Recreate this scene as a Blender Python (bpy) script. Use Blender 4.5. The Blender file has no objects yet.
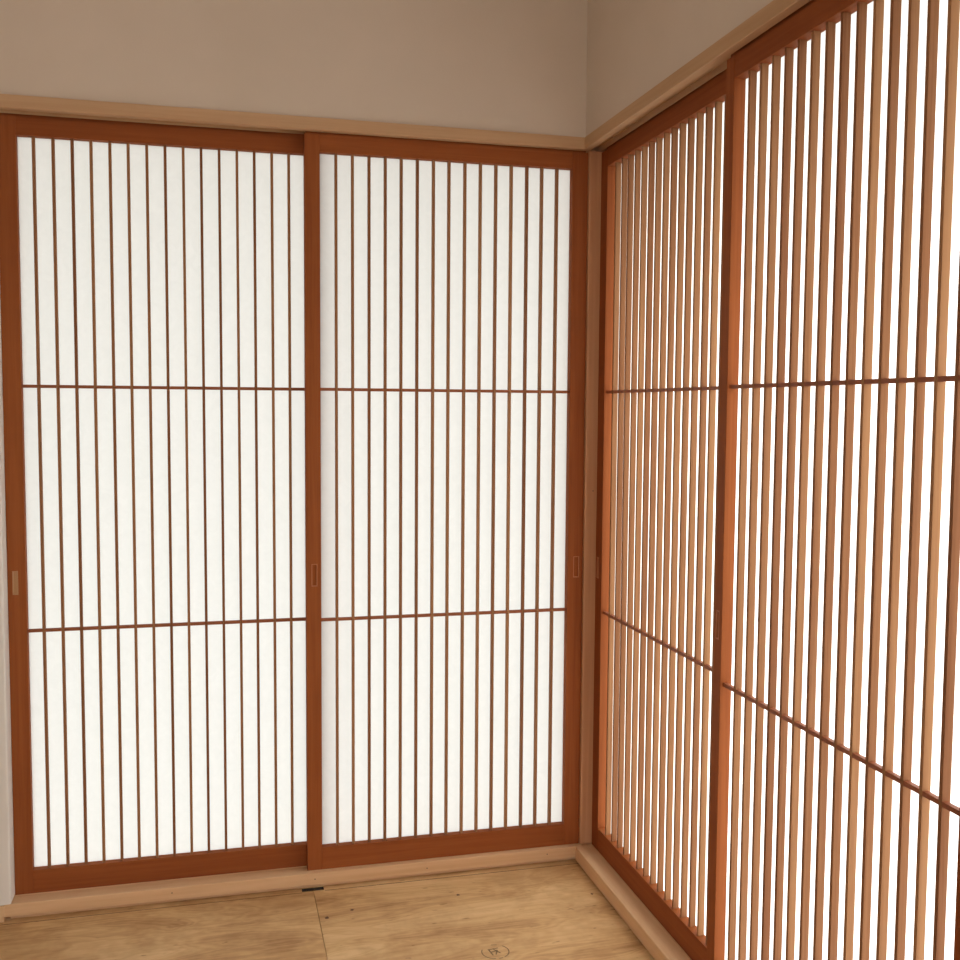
import bpy, bmesh, math, random
from mathutils import Vector, Matrix
random.seed(7)
scn = bpy.context.scene
COL = scn.collection

# ------------------------------------------------------------------ materials
def nodes(name):
    m = bpy.data.materials.new(name); m.use_nodes = True
    nt = m.node_tree
    return m, nt, nt.nodes['Principled BSDF']

def N(nt, kind, **kw):
    n = nt.nodes.new(kind)
    for k, v in kw.items():
        if k in n.inputs: n.inputs[k].default_value = v
        else: setattr(n, k, v)
    return n

def ramp(nt, fac, stops):
    r = nt.nodes.new('ShaderNodeValToRGB')
    e = r.color_ramp.elements
    while len(e) < len(stops): e.new(0.5)
    for el, (p, c) in zip(e, stops):
        el.position = p; el.color = (*c, 1)
    nt.links.new(fac, r.inputs['Fac'])
    return r.outputs['Color']

def wood(name, dark, light, axis, grain=95.0, along=3.0, rough=0.55, rnd=0.0, bump=0.04, spec=0.3):
    """grain runs along `axis` (0 x, 1 y, 2 z) of the object's own coordinates"""
    m, nt, b = nodes(name)
    L = nt.links.new
    tc = N(nt, 'ShaderNodeTexCoord')
    mp = N(nt, 'ShaderNodeMapping')
    sc = [grain] * 3; sc[axis] = along
    mp.inputs['Scale'].default_value = sc
    L(tc.outputs['Object'], mp.inputs['Vector'])
    oi = N(nt, 'ShaderNodeObjectInfo')
    mul = N(nt, 'ShaderNodeMath', operation='MULTIPLY'); mul.inputs[1].default_value = 37.0
    L(oi.outputs['Random'], mul.inputs[0])
    comb = N(nt, 'ShaderNodeCombineXYZ')
    for k in range(3): L(mul.outputs[0], comb.inputs[k])
    add = N(nt, 'ShaderNodeVectorMath', operation='ADD')
    L(mp.outputs['Vector'], add.inputs[0]); L(comb.outputs[0], add.inputs[1])
    n1 = N(nt, 'ShaderNodeTexNoise', Scale=1.0, Detail=6.0, Roughness=0.6, Distortion=0.6)
    L(add.outputs[0], n1.inputs['Vector'])
    n2 = N(nt, 'ShaderNodeTexNoise', Scale=0.13, Detail=3.0, Roughness=0.5)
    L(add.outputs[0], n2.inputs['Vector'])
    mx = N(nt, 'ShaderNodeMath', operation='MULTIPLY_ADD'); mx.inputs[1].default_value = 0.55
    sub = N(nt, 'ShaderNodeMath', operation='MULTIPLY_ADD'); sub.inputs[1].default_value = 0.45; sub.inputs[2].default_value = 0.0
    L(n2.outputs['Fac'], sub.inputs[0]); L(n1.outputs['Fac'], mx.inputs[0]); L(sub.outputs[0], mx.inputs[2])
    fac = mx.outputs[0]
    if rnd:
        ra = N(nt, 'ShaderNodeMath', operation='MULTIPLY_ADD'); ra.inputs[1].default_value = rnd; ra.inputs[2].default_value = -rnd / 2
        L(oi.outputs['Random'], ra.inputs[0])
        s = N(nt, 'ShaderNodeMath', operation='ADD'); L(fac, s.inputs[0]); L(ra.outputs[0], s.inputs[1]); fac = s.outputs[0]
    c = ramp(nt, fac, [(0.28, dark), (0.72, light)])
    L(c, b.inputs['Base Color'])
    b.inputs['Roughness'].default_value = rough
    b.inputs['Specular IOR Level'].default_value = spec
    bp = N(nt, 'ShaderNodeBump', Strength=bump, Distance=0.002)
    L(n1.outputs['Fac'], bp.inputs['Height']); L(bp.outputs['Normal'], b.inputs['Normal'])
    return m

CED_D, CED_L = (0.222, 0.056, 0.0155), (0.375, 0.115, 0.032)
M_STILE = wood('red_cedar_upright', CED_D, CED_L, 2, rough=0.65, spec=0.12)
M_RAIL = wood('red_cedar_crosswise', CED_D, CED_L, 0, rough=0.65, spec=0.12)
M_SLAT = wood('cedar_slat', (0.232, 0.092, 0.039), (0.390, 0.198, 0.091), 2, grain=160, along=4, rnd=0.35, rough=0.65, spec=0.15)
M_BAR = wood('cedar_bar', (0.24, 0.07, 0.03), (0.36, 0.12, 0.05), 0, grain=160, along=4)
M_PULL = wood('pale_pull_wood', (0.42, 0.22, 0.10), (0.60, 0.36, 0.18), 2, grain=200, along=12)
M_PULLR = wood('cedar_pull_wood', (0.40, 0.145, 0.06), (0.56, 0.22, 0.095), 2, grain=200, along=12)
PIN_D, PIN_L = (0.62, 0.365, 0.19), (0.80, 0.545, 0.325)
M_TRX = wood('pale_cypress_along_x', PIN_D, PIN_L, 0, grain=60, along=2.0)
M_TRY = wood('pale_cypress_along_y', PIN_D, PIN_L, 1, grain=60, along=2.0)
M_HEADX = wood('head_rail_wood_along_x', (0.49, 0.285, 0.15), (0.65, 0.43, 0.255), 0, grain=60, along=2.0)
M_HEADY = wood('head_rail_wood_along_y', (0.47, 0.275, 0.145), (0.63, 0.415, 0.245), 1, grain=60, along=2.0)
M_TRZ = wood('pale_cypress_upright', (0.50, 0.245, 0.125), (0.68, 0.375, 0.205), 2, grain=60, along=2.0)

def plaster(name, dark, light):
    m, nt, b = nodes(name); L = nt.links.new
    tc = N(nt, 'ShaderNodeTexCoord')
    n = N(nt, 'ShaderNodeTexNoise', Scale=260.0, Detail=4.0, Roughness=0.6)
    L(tc.outputs['Object'], n.inputs['Vector'])
    n2 = N(nt, 'ShaderNodeTexNoise', Scale=3.0, Detail=3.0)
    L(tc.outputs['Object'], n2.inputs['Vector'])
    L(ramp(nt, n2.outputs['Fac'], [(0.3, dark), (0.7, light)]), b.inputs['Base Color'])
    b.inputs['Roughness'].default_value = 0.9; b.inputs['Specular IOR Level'].default_value = 0.15
    bp = N(nt, 'ShaderNodeBump', Strength=0.25, Distance=0.001)
    L(n.outputs['Fac'], bp.inputs['Height']); L(bp.outputs['Normal'], b.inputs['Normal'])
    return m
M_WALL = plaster('beige_plaster', (0.67, 0.575, 0.48), (0.72, 0.62, 0.525))
M_WHITE = plaster('white_plaster', (0.80, 0.775, 0.74), (0.85, 0.825, 0.79))

def paper():
    m, nt, b = nodes('washi_paper'); L = nt.links.new
    nt.nodes.remove(b)
    out = nt.nodes['Material Output']
    tc = N(nt, 'ShaderNodeTexCoord')
    n = N(nt, 'ShaderNodeTexNoise', Scale=38.0, Detail=6.0, Roughness=0.65, Distortion=1.2)
    L(tc.outputs['Object'], n.inputs['Vector'])
    c = ramp(nt, n.outputs['Fac'], [(0.3, (0.655, 0.675, 0.665)), (0.7, (0.69, 0.71, 0.70))])
    t = N(nt, 'ShaderNodeBsdfTranslucent'); d = N(nt, 'ShaderNodeBsdfDiffuse')
    L(c, t.inputs['Color']); L(c, d.inputs['Color'])
    mx = N(nt, 'ShaderNodeMixShader'); mx.inputs[0].default_value = 0.35
    L(t.outputs[0], mx.inputs[1]); L(d.outputs[0], mx.inputs[2]); L(mx.outputs[0], out.inputs['Surface'])
    return m
M_PAPER = paper()

def plywood():
    m, nt, b = nodes('plywood_floor'); L = nt.links.new
    tc = N(nt, 'ShaderNodeTexCoord')
    # each sheet has its own figure
    sep = N(nt, 'ShaderNodeSeparateXYZ'); L(tc.outputs['Object'], sep.inputs[0])
    gt = N(nt, 'ShaderNodeMath', operation='GREATER_THAN'); gt.inputs[1].default_value = -0.704
    L(sep.outputs['X'], gt.inputs[0])
    off = N(nt, 'ShaderNodeMath', operation='MULTIPLY'); off.inputs[1].default_value = 5.3
    L(gt.outputs[0], off.inputs[0])
    cb = N(nt, 'ShaderNodeCombineXYZ'); L(off.outputs[0], cb.inputs['Y']); L(off.outputs[0], cb.inputs['Z'])
    ad = N(nt, 'ShaderNodeVectorMath', operation='ADD'); L(tc.outputs['Object'], ad.inputs[0]); L(cb.outputs[0], ad.inputs[1])
    mp = N(nt, 'ShaderNodeMapping'); mp.inputs['Scale'].default_value = (2.2, 9.0, 9.0)
    L(ad.outputs[0], mp.inputs['Vector'])
    big = N(nt, 'ShaderNodeTexNoise', Scale=1.0, Detail=3.0, Roughness=0.5, Distortion=0.8)
    L(mp.outputs[0], big.inputs['Vector'])
    # rotary-cut figure: contour rings of the broad noise
    rg = N(nt, 'ShaderNodeMath', operation='MULTIPLY'); rg.inputs[1].default_value = 15.0
    L(big.outputs['Fac'], rg.inputs[0])
    sn = N(nt, 'ShaderNodeMath', operation='SINE'); m2 = N(nt, 'ShaderNodeMath', operation='MULTIPLY'); m2.inputs[1].default_value = 6.283
    L(rg.outputs[0], m2.inputs[0]); L(m2.outputs[0], sn.inputs[0])
    mp2 = N(nt, 'ShaderNodeMapping'); mp2.inputs['Scale'].default_value = (9.0, 120.0, 60.0)
    L(ad.outputs[0], mp2.inputs['Vector'])
    fine = N(nt, 'ShaderNodeTexNoise', Scale=1.0, Detail=5.0, Roughness=0.65)
    L(mp2.outputs[0], fine.inputs['Vector'])
    a1 = N(nt, 'ShaderNodeMath', operation='MULTIPLY_ADD'); a1.inputs[1].default_value = 0.055
    L(sn.outputs[0], a1.inputs[0]); L(big.outputs['Fac'], a1.inputs[2])
    a2 = N(nt, 'ShaderNodeMath', operation='MULTIPLY_ADD'); a2.inputs[1].default_value = 0.45
    L(fine.outputs['Fac'], a2.inputs[0]); L(a1.outputs[0], a2.inputs[2])
    base = ramp(nt, a2.outputs[0], [(0.45, (0.40, 0.215, 0.090)), (0.70, (0.60, 0.365, 0.165)), (0.98, (0.73, 0.49, 0.25))])
    # grubby patches and small dark flecks (dirt of the sheet itself)
    gr = N(nt, 'ShaderNodeTexNoise', Scale=7.0, Detail=4.0, Roughness=0.7)
    L(ad.outputs[0], gr.inputs['Vector'])
    gd = ramp(nt, gr.outputs['Fac'], [(0.36, (0.82, 0.78, 0.74)), (0.56, (1, 1, 1))])
    mp3 = N(nt, 'ShaderNodeMapping'); mp3.inputs['Scale'].default_value = (28.0, 70.0, 1.0)
    L(ad.outputs[0], mp3.inputs['Vector'])
    fl = N(nt, 'ShaderNodeTexNoise', Scale=1.0, Detail=2.0, Roughness=0.5)
    L(mp3.outputs[0], fl.inputs['Vector'])
    fd = ramp(nt, fl.outputs['Fac'], [(0.22, (0.55, 0.48, 0.40)), (0.31, (1, 1, 1))])
    x1 = N(nt, 'ShaderNodeMix', data_type='RGBA', blend_type='MULTIPLY'); x1.inputs[0].default_value = 1.0
    L(base, x1.inputs[6]); L(gd, x1.inputs[7])
    x2 = N(nt, 'ShaderNodeMix', data_type='RGBA', blend_type='MULTIPLY'); x2.inputs[0].default_value = 1.0
    L(x1.outputs[2], x2.inputs[6]); L(fd, x2.inputs[7])
    L(x2.outputs[2], b.inputs['Base Color'])
    b.inputs['Roughness'].default_value = 0.6; b.inputs['Specular IOR Level'].default_value = 0.25
    bp = N(nt, 'ShaderNodeBump', Strength=0.06, Distance=0.002)
    L(fine.outputs['Fac'], bp.inputs['Height']); L(bp.outputs['Normal'], b.inputs['Normal'])
    return m
M_PLY = plywood()

def plain(name, col, rough=0.6, metal=0.0):
    m, nt, b = nodes(name)
    n = N(nt, 'ShaderNodeTexNoise', Scale=400.0, Detail=2.0)
    tc = N(nt, 'ShaderNodeTexCoord'); nt.links.new(tc.outputs['Object'], n.inputs['Vector'])
    c = ramp(nt, n.outputs['Fac'], [(0.3, tuple(x * 0.8 for x in col)), (0.7, col)])
    nt.links.new(c, b.inputs['Base Color'])
    b.inputs['Roughness'].default_value = rough; b.inputs['Metallic'].default_value = metal
    return m
M_INK = plain('faded_stamp_ink', (0.24, 0.15, 0.065), 0.7)
M_NAIL = plain('dark_nail_head', (0.10, 0.045, 0.025), 0.5)
M_KNOT_SHADE = plain('knot_and_joint_shade', (0.13, 0.055, 0.025), 0.7)  # knot brown, also used for the painted shade in the floor joint

# ------------------------------------------------------------------ mesh helpers
def add_box(bm, x0, x1, y0, y1, z0, z1, bevel=0.0):
    v = [bm.verts.new((x, y, z)) for x in (x0, x1) for y in (y0, y1) for z in (z0, z1)]
    idx = [(0, 1, 3, 2), (4, 6, 7, 5), (0, 4, 5, 1), (2, 3, 7, 6), (0, 2, 6, 4), (1, 5, 7, 3)]
    fs = [bm.faces.new([v[i] for i in f]) for f in idx]
    if bevel > 0:
        es = list({e for f in fs for e in f.edges})
        bmesh.ops.bevel(bm, geom=es, offset=bevel, segments=2, profile=0.5, affect='EDGES')

def obj(name, bm, mat, parent=None, smooth=False):
    bmesh.ops.recalc_face_normals(bm, faces=bm.faces[:])
    me = bpy.data.meshes.new(name); bm.to_mesh(me); bm.free()
    me.materials.append(mat)
    if smooth:
        for p in me.polygons: p.use_smooth = True
    o = bpy.data.objects.new(name, me); COL.objects.link(o)
    if parent: o.parent = parent
    return o

def box(name, mat, parent, *c, bevel=0.0):
    bm = bmesh.new(); add_box(bm, *c, bevel=bevel)
    return obj(name, bm, mat, parent)

def struct(o):
    o['kind'] = 'structure'; return o

def cut(o, *c):
    """cut a real box-shaped recess into o"""
    bm = bmesh.new(); add_box(bm, *c)
    k = obj('cutter', bm, M_NAIL, o.parent)
    md = o.modifiers.new('b', 'BOOLEAN'); md.operation = 'DIFFERENCE'; md.object = k; md.solver = 'EXACT'
    bpy.context.view_layer.update()
    dg = bpy.context.evaluated_depsgraph_get()
    me = bpy.data.meshes.new_from_object(o.evaluated_get(dg))
    o.modifiers.clear(); old = o.data; o.data = me
    bpy.data.meshes.remove(old); me.name = o.name
    bpy.data.objects.remove(k)

def prism(name, mat, prof, end0, end1, along):
    """profile = [(depth, z)], swept along x or y between end0(depth) and end1(depth)"""
    bm = bmesh.new()
    def P(t, d, z): return (t, d, z) if along == 'x' else (d, t, z)
    a = [bm.verts.new(P(end0(d), d, z)) for d, z in prof]
    b = [bm.verts.new(P(end1(d), d, z)) for d, z in prof]
    n = len(prof)
    for i in range(n): bm.faces.new((a[i], a[(i + 1) % n], b[(i + 1) % n], b[i]))
    bm.faces.new(a); bm.faces.new(b[::-1])
    return obj(name, bm, mat)

# ------------------------------------------------------------------ dimensions (metres)
H = 1.80                       # clear height sill to head rail
DEP = 0.0294                   # step between the two tracks
TH = 0.026                     # panel thickness
G1, G2 = (-0.0012, 0.0270), (0.0282, 0.0565)   # the two grooves
K = 0.019                      # how far sill stands out in front of the front track
KK = 0.021                     # head rail likewise
XL = -1.396                    # left end of the opening (plaster edge)
YR = -1.458                    # near end of the right opening
ZF = -0.040                    # floor level
RX0, RY0, ZC = -2.9, -4.3, 2.46  # rest of the room

# ------------------------------------------------------------------ room shell
bm = bmesh.new()
gap = 0.0006
seam = -0.7045
# plywood sheets and the filler strip along the back sill (with its little notch)
add_box(bm, RX0, seam - gap, RY0, -0.0338, ZF - 0.012, ZF)
add_box(bm, seam + gap, 0.12, RY0, -0.0338, ZF - 0.012, ZF)
add_box(bm, RX0, -0.732, -0.0308, 0.12, ZF - 0.012, ZF)
add_box(bm, -0.678, 0.12, -0.0308, 0.12, ZF - 0.012, ZF)
add_box(bm, -0.732, -0.678, -0.0090, 0.12, ZF - 0.012, ZF)
add_box(bm, -0.732, -0.678, -0.0308, -0.0280, ZF - 0.012, ZF)
add_box(bm, RX0, 0.12, RY0, 0.12, ZF - 0.12, ZF - 0.10)
floor = struct(obj('floor', bm, M_PLY))
bm = bmesh.new()  # dark strip in the seam: the gap's shade put into the colour
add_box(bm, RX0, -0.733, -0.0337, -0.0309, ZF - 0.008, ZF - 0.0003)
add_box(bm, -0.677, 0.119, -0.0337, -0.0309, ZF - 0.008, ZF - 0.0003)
joint = obj('joint_shade', bm, M_KNOT_SHADE, floor); joint['label'] = 'dark strip standing for shade in the joint along the sill'
M_SLOT_SHADE = plain('black_slot_shade', (0.022, 0.015, 0.010), 0.9)  # near-black fill that gives the notch its shade by colour
slot = box('slot_shade', M_SLOT_SHADE, floor, -0.7318, -0.6782, -0.0279, -0.0091, ZF - 0.010, ZF - 0.0012)
slot['label'] = 'dark block standing for shade in the plywood slot under the sill'
floor['label'] = 'bare tan plywood floor with a sheet joint and a stamped mark'

# stamp on the sheet: an oval ring with strokes inside it
def flat_strip(bm, pts, w, z):
    vs = []
    for i, p in enumerate(pts):
        a = Vector(pts[max(i - 1, 0)]); c = Vector(pts[min(i + 1, len(pts) - 1)])
        t = (c - a).normalized(); n = Vector((-t.y, t.x)) * w / 2
        vs.append((bm.verts.new((p[0] + n.x, p[1] + n.y, z)), bm.verts.new((p[0] - n.x, p[1] - n.y, z))))
    for (a, b_), (c, d) in zip(vs, vs[1:]): bm.faces.new((a, c, d, b_))
bm = bmesh.new()
cx, cy, ax, ay = -0.3435, -0.4120, 0.0300, 0.0290
for t0, t1 in ((-62, 48), (70, 95), (150, 262), (272, 292)):
    flat_strip(bm, [(cx + ax * math.cos(math.radians(t)), cy + ay * math.sin(math.radians(t))) for t in range(t0, t1 + 1, 6)], 0.0024, ZF + 0.0004)
for st in ([(-0.356, -0.400), (-0.352, -0.426)], [(-0.358, -0.401), (-0.334, -0.398)], [(-0.353, -0.412), (-0.340, -0.409)],
           [(-0.345, -0.402), (-0.334, -0.420)], [(-0.338, -0.406), (-0.345, -0.424)]):
    n = 6
    flat_strip(bm, [(st[0][0] + (st[1][0] - st[0][0]) * i / n, st[0][1] + (st[1][1] - st[0][1]) * i / n) for i in range(n + 1)], 0.0032, ZF + 0.0004)
stamp = obj('grade_stamp', bm, M_INK, floor); stamp['label'] = 'faded oval ink stamp on the plywood'

# small dark knots and flecks in the plywood, where the photograph shows them
def fleck(x, y, rx, ry):
    bm = bmesh.new()
    vs = []
    for i in range(14):
        t = i / 14 * 2 * math.pi; r = 1 + random.uniform(-0.25, 0.25)
        vs.append(bm.verts.new((x + rx * r * math.cos(t), y + ry * r * math.sin(t), ZF + 0.0003)))
    bm.faces.new(vs)
    return obj('wood_knot', bm, M_KNOT_SHADE, floor)
for f in ((-0.3629, -0.1325, 0.0045, 0.005), (-0.6864, -0.1736, 0.005, 0.006), (-0.6248, -0.1484, 0.0045, 0.004),
          (-0.0411, -0.2039, 0.003, 0.004)):
    fleck(*f)

struct(box('ceiling', M_WHITE, None, RX0 - 0.1, 0.12, RY0 - 0.1, 0.12, ZC, ZC + 0.08))

WF = 0.016                     # plaster face in front of the door plane
bm = bmesh.new()
add_box(bm, RX0 - 0.1, 0.12, -WF, 0.12, 1.829, ZC)             # above the head rail
struct(obj('wall_back', bm, M_WALL))
bm = bmesh.new()
add_box(bm, RX0 - 0.1, XL, -0.0185, 0.12, -0.0025, 1.8300, bevel=0.004)   # pier left of the opening
struct(obj('wall_left', bm, M_WHITE))
bm = bmesh.new()
add_box(bm, -WF, 0.12, RY0 - 0.1, -WF, 1.829, ZC)
add_box(bm, -WF, 0.12, RY0 - 0.1, YR - 0.045, -0.030, 1.8295)
struct(obj('wall_right', bm, M_WALL))
bm = bmesh.new()
add_box(bm, RX0 - 0.1, RX0, RY0, 0.0, ZF, ZC)
struct(obj('wall_side', bm, M_WALL))
# rear wall behind the camera, with an unseen window added to fill the room with daylight
bm = bmesh.new()
WX0, WX1, WZ0, WZ1 = -2.60, -0.15, 0.30, 2.20
add_box(bm, RX0 - 0.1, WX0, RY0 - 0.1, RY0, ZF, ZC)
add_box(bm, WX1, 0.12, RY0 - 0.1, RY0, ZF, ZC)
add_box(bm, WX0, WX1, RY0 - 0.1, RY0, ZF, WZ0)
add_box(bm, WX0, WX1, RY0 - 0.1, RY0, WZ1, ZC)
struct(obj('wall_rear', bm, M_WALL))
bm = bmesh.new()
for c in ((WX0, WX0 + .04, WZ0, WZ1), (WX1 - .04, WX1, WZ0, WZ1), (WX0 + .04, WX1 - .04, WZ0, WZ0 + .04), (WX0 + .04, WX1 - .04, WZ1 - .04, WZ1),
          (-1.395, -1.355, WZ0 + .04, WZ1 - .04)):
    add_box(bm, c[0], c[1], RY0 - 0.07, RY0 - 0.03, c[2], c[3])
struct(obj('fill_window', bm, M_TRZ))
# head rails (kamoi), mitred at the corner, with two grooves underneath
zb, zt, zg = 1.8020, 1.8305, 1.8160
prof = [(-KK, zb + .0012), (-KK + .0012, zb), (G1[0], zb), (G1[0], zg), (G1[1], zg), (G1[1], zb), (G2[0], zb), (G2[0], zg), (G2[1], zg), (G2[1], zb), (0.075, zb), (0.075, zt), (-KK, zt)]
t1 = struct(prism('trim_1', M_HEADX, prof, lambda d: XL - 0.0005, lambda d: d, 'x'))
t1['label'] = 'pale wooden head rail along the back wall above the screens'
t2 = struct(prism('trim_2', M_HEADY, prof, lambda d: YR - 0.045, lambda d: d, 'y'))
t2['label'] = 'pale wooden head rail along the right wall above the screens'
# sills (shikii)
sg = -0.0015
prof = [(-K, -.0015), (-K + .0015, 0), (G1[0], 0), (G1[0], sg), (G1[1], sg), (G1[1], 0), (G2[0], 0), (G2[0], sg), (G2[1], sg), (G2[1], 0), (0.075, 0), (0.075, -.0295), (-K + .001, -.0295), (-K, -.0285)]
t3 = struct(prism('trim_3', M_TRX, prof, lambda d: -1.4105, lambda d: d, 'x'))
t3['label'] = 'pale wooden sill under the back screens with small nail heads'
prof2 = [p if p[1] > -0.02 else (p[0], p[1] - 0.007) for p in prof]
t4 = struct(prism('trim_4', M_TRY, prof2, lambda d: YR - 0.045, lambda d: d, 'y'))
t4['label'] = 'pale wooden sill under the right screens'
# bearers under the sills, set back so a dark gap shows
struct(box('trim_6', M_TRX, None, -1.40, -0.002, -0.006, 0.070, ZF, -0.0296))
struct(box('trim_7', M_TRY, None, -0.006, 0.070, YR - 0.045, -0.0065, ZF, -0.0366))
# corner post and the near jamb of the right-hand opening
t5 = struct(box('trim_5', M_TRZ, None, -0.0028, 0.0600, -0.0084, 0.0700, -0.0005, zb + 0.0002, bevel=0.002))
t5['label'] = 'pale wooden corner post between the two pairs of screens'
struct(box('trim_8', M_TRZ, None, -K, 0.075, YR - 0.045, YR - 0.001, -0.0005, zb + 0.0002, bevel=0.002))
# short skirting left of the sill
struct(box('baseboard_left', M_TRX, None, RX0, -1.4108, -0.0215, -0.002, ZF, -0.0028, bevel=0.001))

def nail(parent, x, y, z, r=0.0016):
    bm = bmesh.new()
    bmesh.ops.create_cone(bm, cap_ends=True, segments=10, radius1=r, radius2=r * 0.8, depth=0.0012,
                          matrix=Matrix.Translation((x, y, z)) @ Matrix.Rotation(math.pi / 2, 4, 'X'))
    return obj('nail_head', bm, M_NAIL, parent)
for x, z in ((-0.6998, -0.0151), (-0.4173, -0.0167), (-0.0974, -0.0126), (-1.0394, -0.0125)):
    nail(t3, x, -K - 0.0002, z)
nail(t5, 0.0195, -0.0086, 0.9385, 0.0017)

# ------------------------------------------------------------------ sliding screens
ZT, ZB, ZU, ZL = 1.7565, 0.0575, 1.1935, 0.6275
RB = 0.0060                    # lattice sits this far behind the frame's face
def screen(loc, rotz, x0, x1, x2, x3, first, last, n, pulls, label, tongue=(None, None), ZB=ZB, ZL=ZL, PD=0.0202, SW=0.0062):
    """local x runs along the track; x0..x1 and x2..x3 are the stiles"""
    r = bpy.data.objects.new('shoji_screen', None); COL.objects.link(r)
    r.location = loc; r.rotation_euler = (0, 0, rotz); r.empty_display_size = 0.1
    r['label'] = label; r['category'] = 'sliding screen'; r['group'] = 'sliding lattice screens with white paper'
    zb0, ztop = -0.0014, 1.7985
    st = []
    for a, b_ in ((x0, x1), (x2, x3)):
        st.append(box('stile', M_STILE, r, a, b_, 0, TH, zb0, ztop, bevel=0.0008))
    for (side, pa, pb, mat, lab) in pulls:
        cut(st[side], pa, pb, -0.01, 0.006, 0.7125, 0.768)
        bm = bmesh.new()
        w, lip = 0.0020, -0.0006
        add_box(bm, pa, pa + w, lip, 0.006, 0.7125, 0.768)
        add_box(bm, pb - w, pb, lip, 0.006, 0.7125, 0.768)
        add_box(bm, pa + w, pb - w, lip, 0.006, 0.7125, 0.7125 + w)
        add_box(bm, pa + w, pb - w, lip, 0.006, 0.768 - w, 0.768)
        o = obj('finger_pull', bm, mat, r)
        o['label'] = lab
        box('recess_plate', M_PULL if mat == M_PULL else M_STILE, o, pa + w, pb - w, 0.0030, 0.006, 0.7125 + w, 0.768 - w)
    top = bmesh.new()
    add_box(top, x1, x2, 0.0003, TH - 0.0003, ZT, ztop - 0.0002, bevel=0.0008)
    ta = x0 + 0.004 if tongue[0] is None else tongue[0]
    tb = x3 - 0.004 if tongue[1] is None else tongue[1]
    add_box(top, ta, tb, 0.006, TH - 0.006, ztop - 0.0003, 1.812)
    obj('top_rail', top, M_RAIL, r)
    box('bottom_rail', M_RAIL, r, x1, x2, 0.0003, TH - 0.0003, zb0, ZB, bevel=0.0008)
    for k in range(n):
        c = first + (last - first) * k / (n - 1) + random.uniform(-0.0006, 0.0006)
        box('vertical_slat', M_SLAT, r, c - SW / 2, c + SW / 2, RB, 0.0195, ZB - 0.003, ZT + 0.003, bevel=0.0004)
    for z in (ZU, ZL):
        box('horizontal_bar', M_BAR, r, x1 - 0.002, x2 + 0.002, RB + 0.0004, 0.0150, z - 0.0037, z + 0.0037, bevel=0.0004)
    bm = bmesh.new()
    nx, nz = 1, 1
    v = [bm.verts.new(p) for p in ((x1 - .004, PD, ZB - .004), (x2 + .004, PD, ZB - .004), (x2 + .004, PD, ZT + .004), (x1 - .004, PD, ZT + .004))]
    bm.faces.new(v)
    obj('paper', bm, M_PAPER, r)
    return r

# back wall: rear track left, front track right
screen((0, DEP, 0), 0, -1.3955, -1.3556, -0.7120, -0.6740, -1.3201, -0.7496, 15,
       [(0, -1.3850, -1.3725, M_PULL, 'pale wooden recessed finger pull')],
       'red-brown sliding paper screen touching the white plaster edge at far left, in the rear track', ZB=0.0545, ZL=0.6252)
screen((0, 0, 0), 0, -0.7162, -0.6800, -0.0446, -0.0034, -0.6408, -0.0822, 15,
       [(0, -0.7035, -0.6892, M_PULLR, 'red-brown recessed finger pull'), (1, -0.0290, -0.0130, M_PULLR, 'red-brown recessed finger pull')],
       'red-brown sliding paper screen on the back wall left of the pale corner post', ZB=0.0550)
# right wall: rear track beyond, front track nearer the camera
screen((DEP, 0, 0), -math.pi / 2, 0.0088, 0.0522, 0.6995, 0.7370, 0.0935, 0.6620, 15,
       [(0, 0.0190, 0.0330, M_PULLR, 'red-brown recessed finger pull')],
       'red-brown lattice screen right of the pale corner post, seen edge-on, its gaps nearly closed', tongue=(0.030, None), PD=0.0215, SW=0.007)
screen((0, 0, 0), -math.pi / 2, 0.7330, 0.7638, 1.4218, 1.4570, 0.8090, 1.3785, 15,
       [(0, 0.7415, 0.7540, M_PULLR, 'red-brown recessed finger pull')],
       'nearest and tallest lattice screen, on the right wall, cut off by the photo edge', PD=0.0232, SW=0.007)

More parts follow.
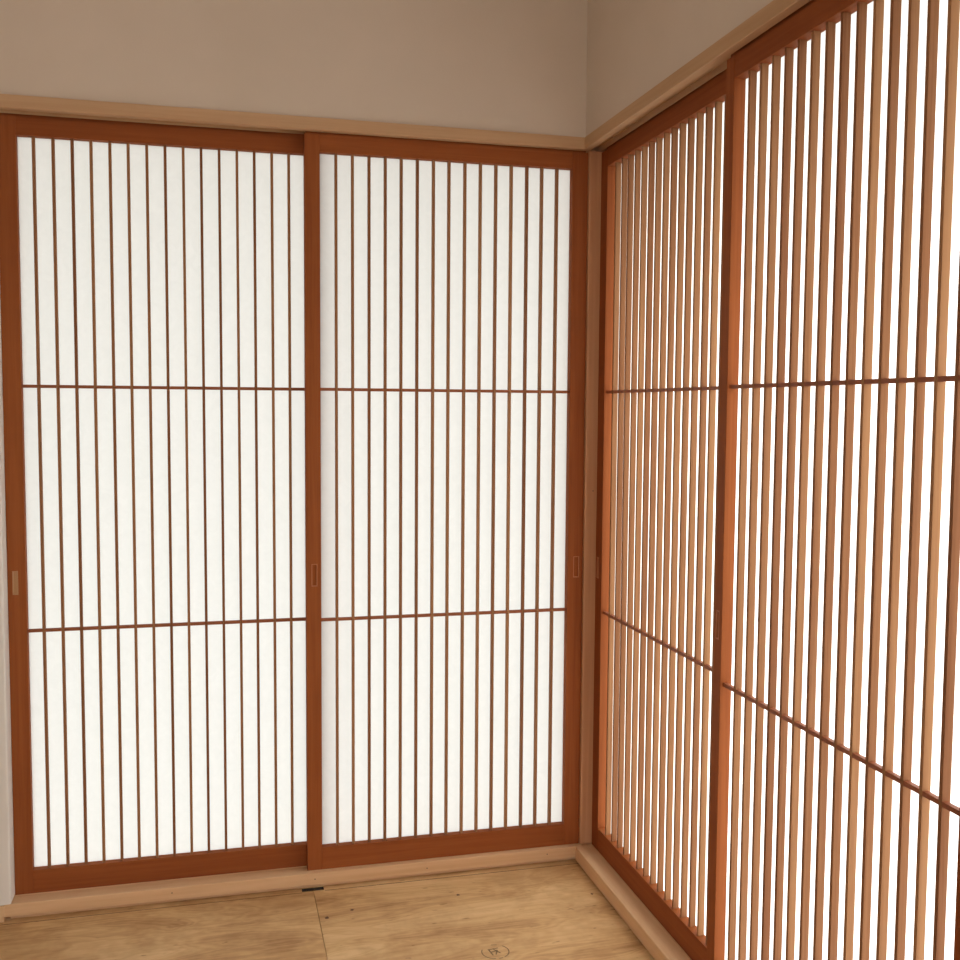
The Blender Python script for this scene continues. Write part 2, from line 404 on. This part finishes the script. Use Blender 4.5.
# ------------------------------------------------------------------ light: overcast daylight outside, low sun on the right-hand side
w = bpy.data.worlds.new('daylight'); scn.world = w; w.use_nodes = True
bg = w.node_tree.nodes['Background']
L = w.node_tree.links.new
tc = N(w.node_tree, 'ShaderNodeTexCoord'); sp = N(w.node_tree, 'ShaderNodeSeparateXYZ')
L(tc.outputs['Generated'], sp.inputs[0])
mr = N(w.node_tree, 'ShaderNodeMapRange'); mr.inputs['From Min'].default_value = -0.15; mr.inputs['From Max'].default_value = 0.15
L(sp.outputs['Z'], mr.inputs['Value'])
L(ramp(w.node_tree, mr.outputs[0], [(0.0, (0.62, 0.59, 0.54)), (1.0, (1.12, 1.115, 1.09))]), bg.inputs['Color'])
bg.inputs['Strength'].default_value = 1.15
# unseen eaves added outside both pairs of screens to shade the upper paper
struct(box('shading_eave', M_WALL, None, -3.0, 1.0, 0.121, 0.95, 2.30, 2.38))
struct(box('shading_eave', M_WALL, None, 0.121, 1.0, -4.4, 0.1209, 2.30, 2.38))
sun = bpy.data.lights.new('sun', 'SUN'); sun.energy = 8.5; sun.angle = math.radians(30); sun.color = (1, 0.97, 0.92)
so = bpy.data.objects.new('sun', sun); COL.objects.link(so)
so.rotation_euler = Vector((-0.80, 0.15, -0.58)).to_track_quat('-Z', 'Y').to_euler()
so.location = (3, -1, 3)

# ------------------------------------------------------------------ camera
cam = bpy.data.cameras.new('camera'); co = bpy.data.objects.new('camera', cam); COL.objects.link(co)
R = Vector((0.9691604650339917, -0.24633346878340315, 0.0069148515698579174))
U = Vector((0.01027532150956256, 0.06843045703393383, 0.9976029722880752))
F = Vector((0.24621618708560195, 0.9667663082189321, -0.06885124915181115))
Mx = Matrix((R, U, -F)).transposed().to_4x4()
Mx.translation = (-0.9283418, -2.5426416, 1.1504805)
co.matrix_world = Mx
cam.sensor_width = 36.0; cam.sensor_fit = 'HORIZONTAL'; cam.lens = 36.0 * 1041.195 / 960
cam.clip_start = 0.05
scn.camera = co

vs = scn.view_settings
scn.display_settings.display_device = 'sRGB'
vs.view_transform = 'Standard'; vs.look = 'None'; vs.gamma = 1.0; vs.use_curve_mapping = False
vs.exposure = 1.0
